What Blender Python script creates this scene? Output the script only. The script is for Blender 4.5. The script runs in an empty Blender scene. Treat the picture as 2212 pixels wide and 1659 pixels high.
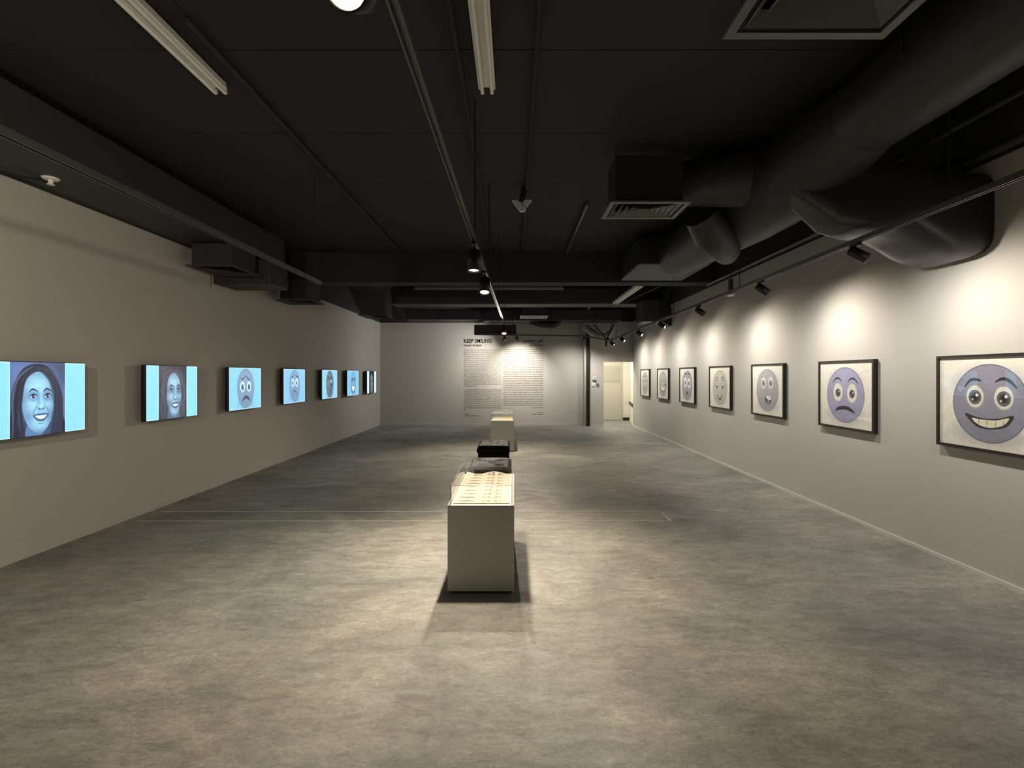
import bpy, bmesh, math, random
import numpy as np
from mathutils import Vector, Matrix
random.seed(7); rng = np.random.default_rng(7)
S = bpy.context.scene
C = S.collection
PI = math.pi
F = 1060.0; EYE = 1.55
# ------------------------------------------------------------------ camera, world, exposure
cd = bpy.data.cameras.new('camera'); cam = bpy.data.objects.new('camera', cd); C.objects.link(cam)
cam.location = (0, 0, EYE); cam.rotation_euler = (PI/2, 0, 0)
cd.sensor_width = 36; cd.lens = 36*F/2212; cd.shift_x = -4/2212; cd.shift_y = -19.5/2212
cd.clip_start = 0.05
S.camera = cam
w = bpy.data.worlds.new('world'); S.world = w; w.use_nodes = True
w.node_tree.nodes['Background'].inputs[0].default_value = (.5, .55, .6, 1)
w.node_tree.nodes['Background'].inputs[1].default_value = 0.02
S.view_settings.view_transform = 'Standard'; S.view_settings.look = 'None'
S.view_settings.gamma = 1; S.view_settings.use_curve_mapping = False
S.view_settings.exposure = 0.15
WARM = (1.0, .86, .67); WARMW = (1.0, .92, .79)
P_WALL = 30; P_FILL = 56; P_FLOOR = 262; P_BACK = 560; P_REAR = 165
XL, XR, YN, YB, YD = -4.14, 3.617, -3.0, 15.2, 14.9     # walls
HC = 3.75; HW = 3.17                                      # ceiling, top of grey paint

# ------------------------------------------------------------------ materials
def nodes(name):
    m = bpy.data.materials.new(name); m.use_nodes = True
    nt = m.node_tree; return m, nt, nt.nodes['Principled BSDF']
def mat(name, col, rough=.6, metal=0, bump=0, bscale=60, var=0, vscale=4, spec=.5, emit=None, es=0):
    m, nt, b = nodes(name)
    b.inputs['Base Color'].default_value = (*col, 1); b.inputs['Roughness'].default_value = rough
    b.inputs['Metallic'].default_value = metal; b.inputs['Specular IOR Level'].default_value = spec
    tc = nt.nodes.new('ShaderNodeTexCoord')
    if var:
        n = nt.nodes.new('ShaderNodeTexNoise'); n.inputs['Scale'].default_value = vscale; n.inputs['Detail'].default_value = 6
        r = nt.nodes.new('ShaderNodeMix'); r.data_type = 'RGBA'
        r.inputs['A'].default_value = (*[c*(1-var) for c in col], 1); r.inputs['B'].default_value = (*[min(1, c*(1+var)) for c in col], 1)
        nt.links.new(tc.outputs['Object'], n.inputs['Vector']); nt.links.new(n.outputs['Fac'], r.inputs['Factor'])
        nt.links.new(r.outputs['Result'], b.inputs['Base Color'])
    if bump:
        n = nt.nodes.new('ShaderNodeTexNoise'); n.inputs['Scale'].default_value = bscale; n.inputs['Detail'].default_value = 4
        bp = nt.nodes.new('ShaderNodeBump'); bp.inputs['Strength'].default_value = bump; bp.inputs['Distance'].default_value = .01
        nt.links.new(tc.outputs['Object'], n.inputs['Vector']); nt.links.new(n.outputs['Fac'], bp.inputs['Height']); nt.links.new(bp.outputs['Normal'], b.inputs['Normal'])
    if emit:
        b.inputs['Emission Color'].default_value = (*emit, 1); b.inputs['Emission Strength'].default_value = es
    return m
def glass_mat(name, ior, tint=(1, 1, 1)):
    m = bpy.data.materials.new(name); m.use_nodes = True; nt = m.node_tree; nt.nodes.clear()
    o = nt.nodes.new('ShaderNodeOutputMaterial'); t = nt.nodes.new('ShaderNodeBsdfTransparent'); g = nt.nodes.new('ShaderNodeBsdfGlossy')
    g.inputs['Roughness'].default_value = .01; t.inputs[0].default_value = (*tint, 1)
    f = nt.nodes.new('ShaderNodeFresnel'); f.inputs[0].default_value = ior; mx = nt.nodes.new('ShaderNodeMixShader')
    ge = nt.nodes.new('ShaderNodeNewGeometry'); inv = nt.nodes.new('ShaderNodeMath'); inv.operation = 'SUBTRACT'; inv.inputs[0].default_value = 1
    mul = nt.nodes.new('ShaderNodeMath'); mul.operation = 'MULTIPLY'
    nt.links.new(ge.outputs['Backfacing'], inv.inputs[1]); nt.links.new(f.outputs[0], mul.inputs[0]); nt.links.new(inv.outputs[0], mul.inputs[1])
    nt.links.new(mul.outputs[0], mx.inputs[0]); nt.links.new(t.outputs[0], mx.inputs[1]); nt.links.new(g.outputs[0], mx.inputs[2]); nt.links.new(mx.outputs[0], o.inputs[0])
    return m
def paint_mat(name, emission=0, rough=.7):
    m, nt, b = nodes(name)
    a = nt.nodes.new('ShaderNodeAttribute'); a.attribute_name = 'Print'
    if emission:
        b.inputs['Base Color'].default_value = (.01, .01, .01, 1); b.inputs['Roughness'].default_value = .25
        nt.links.new(a.outputs['Color'], b.inputs['Emission Color']); b.inputs['Emission Strength'].default_value = emission
    else:
        nt.links.new(a.outputs['Color'], b.inputs['Base Color']); b.inputs['Roughness'].default_value = rough
    return m
def floor_mat():
    m, nt, b = nodes('polished_concrete'); L = nt.links.new; b.inputs['Specular IOR Level'].default_value = .38
    tc = nt.nodes.new('ShaderNodeTexCoord')
    def noise(sc, det, vec=(1, 1, 1), rough=.6, dist=0):
        mp = nt.nodes.new('ShaderNodeMapping'); mp.inputs['Scale'].default_value = vec
        n = nt.nodes.new('ShaderNodeTexNoise'); n.inputs['Scale'].default_value = sc; n.inputs['Detail'].default_value = det
        n.inputs['Roughness'].default_value = rough; n.inputs['Distortion'].default_value = dist
        L(tc.outputs['Object'], mp.inputs[0]); L(mp.outputs[0], n.inputs['Vector']); return n.outputs['Fac']
    def mixc(f, a, bb, lo=.35, hi=.65):
        r = nt.nodes.new('ShaderNodeValToRGB'); r.color_ramp.elements[0].position = lo; r.color_ramp.elements[1].position = hi
        r.color_ramp.elements[0].color = (*a, 1); r.color_ramp.elements[1].color = (*bb, 1); L(f, r.inputs[0]); return r.outputs[0]
    def mul(a, bb, fac=1):
        x = nt.nodes.new('ShaderNodeMix'); x.data_type = 'RGBA'; x.blend_type = 'MULTIPLY'; x.inputs['Factor'].default_value = fac
        L(a, x.inputs['A']); L(bb, x.inputs['B']); return x.outputs['Result']
    big = mixc(noise(.9, 8, (1, 1.4, 1), .62, .6), (.175, .174, .168), (.335, .325, .298), .33, .68)
    mid = mixc(noise(5, 8, (1, 2.4, 1), .7, .4), (.74, .74, .74), (1.18, 1.18, 1.18), .32, .68)
    fine = mixc(noise(20, 10, (1, 1.8, 1), .85, 1.5), (.60, .60, .60), (1.32, 1.32, 1.32), .36, .66)
    hue = mixc(noise(.7, 3), (1.0, .975, .92), (.96, 1.0, .965), .4, .6)
    col = mul(mul(mul(big, mid), fine), hue)
    # pale scratches
    vo = nt.nodes.new('ShaderNodeTexVoronoi'); vo.feature = 'DISTANCE_TO_EDGE'; vo.inputs['Scale'].default_value = .55
    mp = nt.nodes.new('ShaderNodeMapping'); mp.inputs['Scale'].default_value = (1, .6, 1); mp.inputs['Rotation'].default_value = (0, 0, .5)
    L(tc.outputs['Object'], mp.inputs[0]); L(mp.outputs[0], vo.inputs['Vector'])
    cr = mixc(vo.outputs['Distance'], (1, 1, 1), (0, 0, 0), .0, .012)
    br = mixc(noise(1.3, 2), (0, 0, 0), (1, 1, 1), .56, .62)
    am = nt.nodes.new('ShaderNodeMath'); am.operation = 'MULTIPLY'; L(cr, am.inputs[0]); L(br, am.inputs[1])
    am2 = nt.nodes.new('ShaderNodeMath'); am2.operation = 'MULTIPLY'; am2.inputs[1].default_value = .14; L(am.outputs[0], am2.inputs[0])
    x = nt.nodes.new('ShaderNodeMix'); x.data_type = 'RGBA'; L(am2.outputs[0], x.inputs['Factor']); L(col, x.inputs['A']); x.inputs['B'].default_value = (.34, .33, .30, 1)
    L(x.outputs['Result'], b.inputs['Base Color'])
    ro = nt.nodes.new('ShaderNodeMapRange'); ro.inputs['To Min'].default_value = .34; ro.inputs['To Max'].default_value = .62
    ro.inputs['From Min'].default_value = .35; ro.inputs['From Max'].default_value = .65
    L(noise(3.2, 6, (1, 2.2, 1), .65), ro.inputs['Value']); L(ro.outputs[0], b.inputs['Roughness'])
    ad = nt.nodes.new('ShaderNodeMath'); ad.operation = 'ADD'; L(noise(22, 9, (.7, 1.6, 1), .8, 1.0), ad.inputs[0]); L(noise(2.4, 3, (.5, 2, 1)), ad.inputs[1])
    bp = nt.nodes.new('ShaderNodeBump'); bp.inputs['Strength'].default_value = .30; bp.inputs['Distance'].default_value = .02
    L(ad.outputs[0], bp.inputs['Height']); L(bp.outputs[0], b.inputs['Normal'])
    return m
M = dict(
    wall=mat('grey_wall_paint', (.47, .455, .42), .75, bump=.05, bscale=220, var=.03, vscale=1.5),
    black=mat('black_ceiling_paint', (.030, .030, .031), .85, bump=.1, bscale=90, var=.25, vscale=2),
    ceil=mat('black_ceiling_panel', (.019, .019, .021), .8, bump=.08, bscale=70, var=.15, vscale=.8),
    duct=mat('dark_duct_wrap', (.030, .030, .030), .5, bump=.25, bscale=14, var=.2, vscale=3),
    shiny=mat('black_glossy_wrap', (.030, .030, .031), .28, bump=.5, bscale=5, var=.2, vscale=3),
    track=mat('dark_grey_track', (.10, .098, .095), .38, metal=.3),
    lamp=mat('black_lamp_metal', (.012, .012, .012), .4),
    lens=mat('lit_lens', (1, .9, .7), .3, emit=(1, .86, .62), es=14),
    lens4=mat('lit_lens_grazing', (1, .9, .7), .3, emit=(1, .90, .72), es=5),
    refl=mat('reflector_brass', (.5, .36, .16), .25, metal=1),
    white=mat('white_lacquer', (.72, .71, .67), .4),
    tube=mat('unlit_tube_glass', (.90, .89, .85), .3),
    batten=mat('cream_batten_enamel', (.80, .78, .73), .45, var=.05),
    plinth=mat('grey_plinth_paint', (.47, .47, .44), .6, bump=.04, bscale=200),
    ptop=mat('white_plinth_top', (.42, .41, .37), .45),
    frame=mat('black_frame_wood', (.016, .012, .011), .4),
    leather=mat('black_leather', (.006, .006, .006), .62, bump=.3, bscale=70, spec=.18),
    tv=mat('black_tv_plastic', (.008, .008, .009), .35),
    steel=mat('black_steel', (.028, .026, .025), .45, metal=.2),
    base=mat('pale_skirting', (.60, .58, .52), .5),
    strip=mat('worn_metal_strip', (.50, .49, .45), .6, metal=0, var=.25, vscale=6),
    plate=mat('cream_switch_plate', (.75, .73, .66), .45),
    greyd=mat('grey_detail', (.14, .14, .13), .5),
    vane=mat('grey_diffuser_enamel', (.13, .13, .12), .45),
    vaned=mat('dark_diffuser_enamel', (.035, .037, .042), .45),
    panelg=mat('grey_green_notice', (.40, .395, .34), .6),
    door=mat('cream_door', (.50, .485, .42), .5),
    passage=mat('white_passage_paint', (.78, .75, .66), .7),
    ink=mat('black_vinyl_lettering', (.006, .006, .006), .85, spec=.15),
    inkg=mat('grey_vinyl_lettering', (.13, .12, .105), .6),
    flex=mat('grey_flexible_duct', (.30, .29, .27), .5, bump=.4, bscale=30),
    pglass=glass_mat('picture_glass', 2.1), cglass=glass_mat('case_glass', 1.5, (.985, .99, .985)),
    edge=mat('glass_edge', (.13, .15, .12), .2),
    print=paint_mat('artwork_print'), screen=paint_mat('screen_picture', 1.0),
    floor=floor_mat(),
)
# ------------------------------------------------------------------ mesh helpers
class MB:
    def __init__(s): s.v = []; s.f = []; s.mi = []; s.sm = []
    def add(s, vs, fs, mi=0, sm=False):
        o = len(s.v); s.v += [tuple(v) for v in vs]; s.f += [tuple(i+o for i in f) for f in fs]; s.mi += [mi]*len(fs); s.sm += [sm]*len(fs); return s
    def box(s, x0, y0, z0, x1, y1, z1, mi=0):
        vs = [(x, y, z) for z in (z0, z1) for y in (y0, y1) for x in (x0, x1)]
        return s.add(vs, [(0, 2, 3, 1), (4, 5, 7, 6), (0, 1, 5, 4), (2, 6, 7, 3), (0, 4, 6, 2), (1, 3, 7, 5)], mi)
    def cyl(s, p, q, r, r2=None, n=16, cap=True, mi=0):
        p = Vector(p); q = Vector(q); r2 = r if r2 is None else r2; d = (q-p).normalized()
        u = d.orthogonal().normalized(); v = d.cross(u); vs = []
        for c, rr in ((p, r), (q, r2)):
            vs += [c + (u*math.cos(a)+v*math.sin(a))*rr for a in [2*PI*i/n for i in range(n)]]
        s.add(vs, [(i, (i+1) % n, n+(i+1) % n, n+i) for i in range(n)], mi, True)
        if cap: s.add(vs[:n], [tuple(range(n))[::-1]], mi); s.add(vs[n:], [tuple(range(n))], mi)
        return s
    def tube(s, pts, r, n=12, mi=0, cap=True):
        pts = [Vector(p) for p in pts]; rs = r if isinstance(r, (list, tuple)) else [r]*len(pts); vs = []; u = None
        for i, p in enumerate(pts):
            d = (pts[min(i+1, len(pts)-1)]-pts[max(i-1, 0)]).normalized()
            if u is None: u = d.orthogonal().normalized()
            u = (u - d*u.dot(d)).normalized(); v = d.cross(u)
            vs += [p+(u*math.cos(2*PI*k/n)+v*math.sin(2*PI*k/n))*rs[i] for k in range(n)]
        fs = [(i*n+k, i*n+(k+1) % n, (i+1)*n+(k+1) % n, (i+1)*n+k) for i in range(len(pts)-1) for k in range(n)]
        s.add(vs, fs, mi, True)
        if cap: s.add(vs[:n], [tuple(range(n))[::-1]], mi); s.add(vs[-n:], [tuple(range(n))], mi)
        return s
    def prism(s, poly, y0, y1, mi=0, axis='y'):
        n = len(poly); f = (lambda a, b, c: (a, c, b)) if axis == 'y' else (lambda a, b, c: (c, a, b))
        vs = [f(a, b, y0) for a, b in poly]+[f(a, b, y1) for a, b in poly]
        s.add(vs, [(i, (i+1) % n, n+(i+1) % n, n+i) for i in range(n)], mi)
        s.add(vs[:n], [tuple(range(n))[::-1]], mi); s.add(vs[n:], [tuple(range(n))], mi); return s
    def mesh(s, name, mats):
        me = bpy.data.meshes.new(name); me.from_pydata(s.v, [], s.f)
        for m in (mats if isinstance(mats, (list, tuple)) else [mats]): me.materials.append(m)
        me.polygons.foreach_set('material_index', s.mi); me.polygons.foreach_set('use_smooth', s.sm)
        bm = bmesh.new(); bm.from_mesh(me); bmesh.ops.recalc_face_normals(bm, faces=bm.faces); bm.to_mesh(me); bm.free()
        me.update(); return me
    def build(s, name, mats, parent=None, bevel=0, loc=None):
        o = bpy.data.objects.new(name, s.mesh(name, mats)); C.objects.link(o)
        if parent is not None: o.parent = parent
        if loc is not None: o.location = loc
        if bevel:
            b = o.modifiers.new('bevel', 'BEVEL'); b.width = bevel; b.segments = 2; b.limit_method = 'ANGLE'
        return o
def box(*a): return MB().box(*a)
def tag(o, label, cat, group=None):
    o['label'] = label; o['category'] = cat
    if group: o['group'] = group
    return o
def thing(name, label, cat, loc=(0, 0, 0), rz=0, group=None):
    o = bpy.data.objects.new(name, None); C.objects.link(o); o.location = loc; o.rotation_euler = (0, 0, rz); o.empty_display_size = .1
    return tag(o, label, cat, group)
def struct(o): o['kind'] = 'structure'; return o
# ------------------------------------------------------------------ room shell
fl = struct(box(XL-.3, YN-.2, -.15, 4.6, 17.3, 0).build('floor', M['floor']))
ZF = .003
for a in ((-4.0, 5.201, 1.675, 5.213), (-4.0, 5.552, 1.668, 5.562)):
    box(a[0], a[1], .0003, a[2], a[3], ZF).build('edge_strip', M['strip'], fl)
MB().add([(1.656, 5.213, .0003), (1.675, 5.213, .0003), (1.668, 5.552, .0003), (1.655, 5.552, .0003), (1.656, 5.213, ZF), (1.675, 5.213, ZF), (1.668, 5.552, ZF), (1.655, 5.552, ZF)],
         [(0, 1, 2, 3), (4, 7, 6, 5), (0, 4, 5, 1), (1, 5, 6, 2), (2, 6, 7, 3), (3, 7, 4, 0)]).build('edge_strip', M['strip'], fl)
WM = [M['wall'], M['black']]
struct(MB().box(XL-.15, YN, 0, XL, YB, HW, 0).box(XL-.15, YN, HW, XL, YB, HC, 1).build('wall_left', WM))
struct(MB().box(XR, YN, 0, XR+.15, YD, HW, 0).box(XR, YN, HW, XR+.15, YD, HC, 1).build('wall_right', WM))
struct(MB().box(XL-.15, YB, 0, 2.2, YB+.15, HW, 0).box(XL-.15, YB, HW, 2.2, YB+.15, HC, 1).build('wall_back', WM))
DX0, DX1, DH = 2.727, XR+.03, 1.948
struct(MB().box(2.2, YD, 0, DX0, YD+.12, HW, 0).box(DX0, YD, DH, XR+.15, YD+.12, HW, 0).box(2.2, YD, HW, XR+.15, YD+.12, HC, 1)
       .box(2.14, YD, 0, 2.2, YB+.15, HW, 0).box(2.14, YD, HW, 2.2, YB+.15, HC, 1).build('wall_doorway', WM))
struct(MB().box(XL-.15, YN-.15, 0, XR+.15, YN, HC, 0).build('wall_front', WM))
# passage behind the doorway
struct(box(2.25, YD+.12, 0, 2.35, 16.9, 2.6).build('wall_passage_left', M['passage']))
struct(MB().prism([(XR+.03, YD+.12), (XR+.16, YD+.12), (4.1, 16.9), (3.93, 16.9)], 0, 2.6, 0, 'z').build('wall_passage_right', M['passage'])) if False else None
pr = MB(); pp = [(XR+.035, YD+.12), (XR+.2, YD+.12), (4.15, 16.8), (3.95, 16.8)]
pr.add([(x, y, 0) for x, y in pp]+[(x, y, 2.6) for x, y in pp], [(0, 1, 5, 4), (1, 2, 6, 5), (2, 3, 7, 6), (3, 0, 4, 7), (3, 2, 1, 0), (4, 5, 6, 7)])
pwr = struct(pr.build('wall_passage_right', M['passage']))
kr = MB(); q = [(XR+.015, YD+.13), (XR+.034, YD+.13), (3.945, 16.75), (3.925, 16.75)]
kr.add([(x, y, .56) for x, y in q]+[(x, y, .66) for x, y in q], [(0, 1, 5, 4), (1, 2, 6, 5), (2, 3, 7, 6), (3, 0, 4, 7), (3, 2, 1, 0), (4, 5, 6, 7)])
kr.build('kick_rail', M['steel'], pwr)
struct(box(2.35, 16.8, 0, 4.2, 16.95, 2.6).build('wall_passage_back', M['passage']))
struct(box(2.25, YD+.12, 2.6, 4.3, 16.95, 2.7).build('ceiling_passage', M['passage']))
dr = struct(box(2.5, 16.76, .01, 3.655, 16.798, 2.02).build('door_1', M['door'], bevel=.004))
box(2.5, 16.752, 1.31, 3.655, 16.759, 1.86).build('notice_panel', M['panelg'], dr)
box(3.655, 16.745, 0, 3.69, 16.798, 2.06).build('door_frame', M['door'], dr)
tag(box(3.73, 16.70, .0, 3.93, 16.79, .10).build('floor_box', M['lamp'], bevel=.005), 'small black box on the passage floor beside the cream door', 'box')
# ceiling with separate panels
ce = struct(box(XL-.15, YN-.15, HC+.012, XR+.15, YB+.2, HC+.12).build('ceiling', M['black']))
xs = [XL, -2.0, .15, 2.3, XR]; pms = {}
ys = [YN]+[3.32+1.147*k for k in range(-5, 11)]+[YB]
for i in range(4):
    for j in range(len(ys)-1):
        x0, x1, y0, y1 = xs[i], xs[i+1], ys[j], ys[j+1]; key = (i, round(y1-y0, 3))
        if key not in pms:
            pms[key] = MB().box(.003, .003, 0, x1-x0-.003, y1-y0-.003, .011).mesh('panel', M['ceil'])
        o = bpy.data.objects.new('panel', pms[key]); C.objects.link(o); o.parent = ce; o.location = (x0, y0, HC+random.uniform(-.0015, .0008))
# skirtings
struct(box(XR-.012, YN, 0, XR, YD, .03).build('baseboard_right', M['base']))
struct(box(XL, YN, 0, XL+.012, YB, .025).build('baseboard_left', M['wall']))
struct(box(XL+.012, YB-.012, 0, 2.14, YB, .04).build('baseboard_back', M['wall']))
struct(box(2.28, YD-.012, 0, DX0, YD, .03).build('baseboard_doorway', M['base']))
struct(MB().box(2.19, YD-.10, 0, 2.20, YD, 3.02).box(2.28, YD-.10, 0, 2.29, YD, 3.02).box(2.2, YD-.035, 0, 2.28, YD-.025, 3.02).build('trim_1', M['steel']))
# wall controls by the doorway
t = thing('thermostat', 'upper cream wall control beside the black steel channel', 'thermostat', (2.445, YD, 1.45))
box(-.055, -.03, -.045, .055, 0, .045).build('body', M['plate'], t, .006); box(-.02, -.034, -.005, .035, -.03, .02).build('display', M['greyd'], t)
box(-.055, -.035, -.085, .055, 0, -.06).build('lower_bar', M['greyd'], t)
t = thing('switch_plate', 'lower cream switch plate beside a grey round knob near the doorway', 'switch', (2.41, YD, 1.26))
box(-.05, -.02, -.055, .05, 0, .055).build('plate', M['plate'], t, .005); box(-.02, -.028, -.025, .02, -.02, .025).build('rocker', M['plate'], t, .003)
tag(MB().cyl((2.545, YD, 1.255), (2.545, YD-.035, 1.255), .045, .035, 20).build('dimmer_knob', M['greyd']), 'grey round dimmer knob on the wall left of the doorway', 'knob')

# ------------------------------------------------------------------ painted prints (flat pictures)
def lin(c):
    c = np.asarray(c, float)/255.; return np.where(c <= .04045, c/12.92, ((c+.055)/1.055)**2.4)
class Paint:
    def __init__(s, nx, ny, a, bg):
        s.nx, s.ny, s.a = nx, ny, a
        x = np.linspace(-a, a, nx); y = np.linspace(-1, 1, ny); s.X, s.Y = np.meshgrid(x, y); s.img = np.zeros((ny, nx, 3)); s.img[:] = bg; s.aa = 2.0/ny*1.2; s.set()
    def set(s, cx=0, cy=0, rx=1, ry=1): s.t = (cx, cy, rx, ry); s.x = (s.X-cx)/rx; s.y = (s.Y-cy)/ry; s.A = s.aa/min(rx, ry)
    def put(s, d, col, al=1., soft=None):
        m = np.clip(.5-d/(soft or s.A), 0, 1)*al; s.img = s.img*(1-m[..., None])+np.asarray(col, float)*m[..., None]
    def ell(s, cx, cy, rx, ry, col, al=1., rot=0, soft=None, sup=2):
        c, n = math.cos(rot), math.sin(rot); X = (s.x-cx)*c+(s.y-cy)*n; Y = -(s.x-cx)*n+(s.y-cy)*c
        k = (np.abs(X/rx)**sup+np.abs(Y/ry)**sup)**(1/sup); s.put((k-1)*min(rx, ry), col, al, soft)
    def ring(s, cx, cy, rx, ry, w, col, al=1.):
        k = np.sqrt(((s.x-cx)/rx)**2+((s.y-cy)/ry)**2); s.put(np.abs(k-1)*min(rx, ry)-w/2, col, al)
    def stroke(s, pts, w, col, al=1., soft=None):
        pts = spl(pts); best = np.full(s.x.shape, 9.); n = len(pts)-1
        for i in range(n):
            (ax, ay), (bx, by) = pts[i], pts[i+1]; dx, dy = bx-ax, by-ay; L = dx*dx+dy*dy+1e-9
            t = np.clip(((s.x-ax)*dx+(s.y-ay)*dy)/L, 0, 1); d = np.hypot(s.x-ax-t*dx, s.y-ay-t*dy)
            f = (i+t)/n; ww = w*(.35+.65*np.sin(PI*np.clip(f, 0, 1))) ; best = np.minimum(best, d-ww/2)
        s.put(best, col, al, soft)
    def poly(s, pts, col, al=1., smooth=True, soft=None):
        if smooth: pts = spl(pts+[pts[0]])[:-1]
        ins = np.zeros(s.x.shape, bool); best = np.full(s.x.shape, 9.); n = len(pts)
        for i in range(n):
            (ax, ay), (bx, by) = pts[i], pts[(i+1) % n]; dx, dy = bx-ax, by-ay; L = dx*dx+dy*dy+1e-9
            t = np.clip(((s.x-ax)*dx+(s.y-ay)*dy)/L, 0, 1); best = np.minimum(best, np.hypot(s.x-ax-t*dx, s.y-ay-t*dy))
            if by != ay: ins ^= ((ay > s.y) != (by > s.y)) & (s.x < (bx-ax)*(s.y-ay)/(by-ay)+ax)
        s.put(np.where(ins, -best, best), col, al, soft)
    def grain(s, amt, n=14, streak=1.):
        g = rng.random((n, int(n*streak)+1)); yy = np.linspace(0, n-1.001, s.ny); xx = np.linspace(0, g.shape[1]-1.001, s.nx)
        i = yy.astype(int); j = xx.astype(int); fy = (yy-i)[:, None]; fx = (xx-j)[None]
        v = g[i][:, j]*(1-fy)*(1-fx)+g[i+1][:, j]*fy*(1-fx)+g[i][:, j+1]*(1-fy)*fx+g[i+1][:, j+1]*fy*fx
        s.img = s.img*(1+amt*(v[..., None]-.5))
    def mesh(s, name, wdt, hgt, m, bend=None):
        x = np.linspace(-wdt/2, wdt/2, s.nx); y = np.linspace(-hgt/2, hgt/2, s.ny); X, Y = np.meshgrid(x, y)
        Z = bend(X, Y) if bend else np.zeros_like(X)
        co = np.stack([X, Y, Z], -1).reshape(-1, 3); idx = np.arange(s.nx*s.ny).reshape(s.ny, s.nx)
        f = np.stack([idx[:-1, :-1], idx[:-1, 1:], idx[1:, 1:], idx[1:, :-1]], -1).reshape(-1, 4)
        me = bpy.data.meshes.new(name); me.vertices.add(len(co)); me.vertices.foreach_set('co', co.ravel()); me.loops.add(f.size); me.loops.foreach_set('vertex_index', f.ravel())
        me.polygons.add(len(f)); me.polygons.foreach_set('loop_start', np.arange(len(f))*4); me.polygons.foreach_set('loop_total', np.full(len(f), 4)); me.update(calc_edges=True)
        at = me.color_attributes.new('Print', 'FLOAT_COLOR', 'POINT'); c = np.ones((len(co), 4)); c[:, :3] = np.clip(lin(np.clip(s.img, 0, 255).reshape(-1, 3)), 0, 4)
        at.data.foreach_set('color', c.ravel()); me.materials.append(m); return me
def spl(p, k=6):
    if len(p) < 3: return list(p)
    out = []; closed = p[0] == p[-1]
    for i in range(len(p)-1):
        p0 = p[i-1] if i > 0 else (p[-2] if closed else p[0]); p1 = p[i]; p2 = p[i+1]; p3 = p[i+2] if i+2 < len(p) else (p[1] if closed else p[-1])
        for j in range(k):
            t = j/k; out.append(tuple(.5*(2*p1[a]+(p2[a]-p0[a])*t+(2*p0[a]-5*p1[a]+4*p2[a]-p3[a])*t*t+(3*p1[a]-p0[a]-3*p2[a]+p3[a])*t**3) for a in (0, 1)))
    out.append(p[-1]); return out
def eye(P, x, y, rx, ry, ir, white, iris=(70, 66, 66), ring=(120, 120, 128), px=0, py=-.03):
    P.ell(x, y-.02, rx*1.06, ry*1.06, [c*.86 for c in white], .8); P.ell(x, y, rx, ry, white)
    P.ell(x+px, y+py, ir, ir*1.08, ring); P.ring(x+px, y+py, ir, ir*1.08, .02, iris); P.ell(x+px, y+py, ir*.78, ir*.84, iris); P.ell(x+px, y+py, ir*.45, ir*.5, [c*.4 for c in iris])
    P.ell(x+px+ir*.35, y+py+ir*.35, ir*.25, ir*.25, (245, 245, 235)); P.ell(x+px-ir*.4, y+py-ir*.35, ir*.16, ir*.16, (225, 225, 220))
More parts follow.
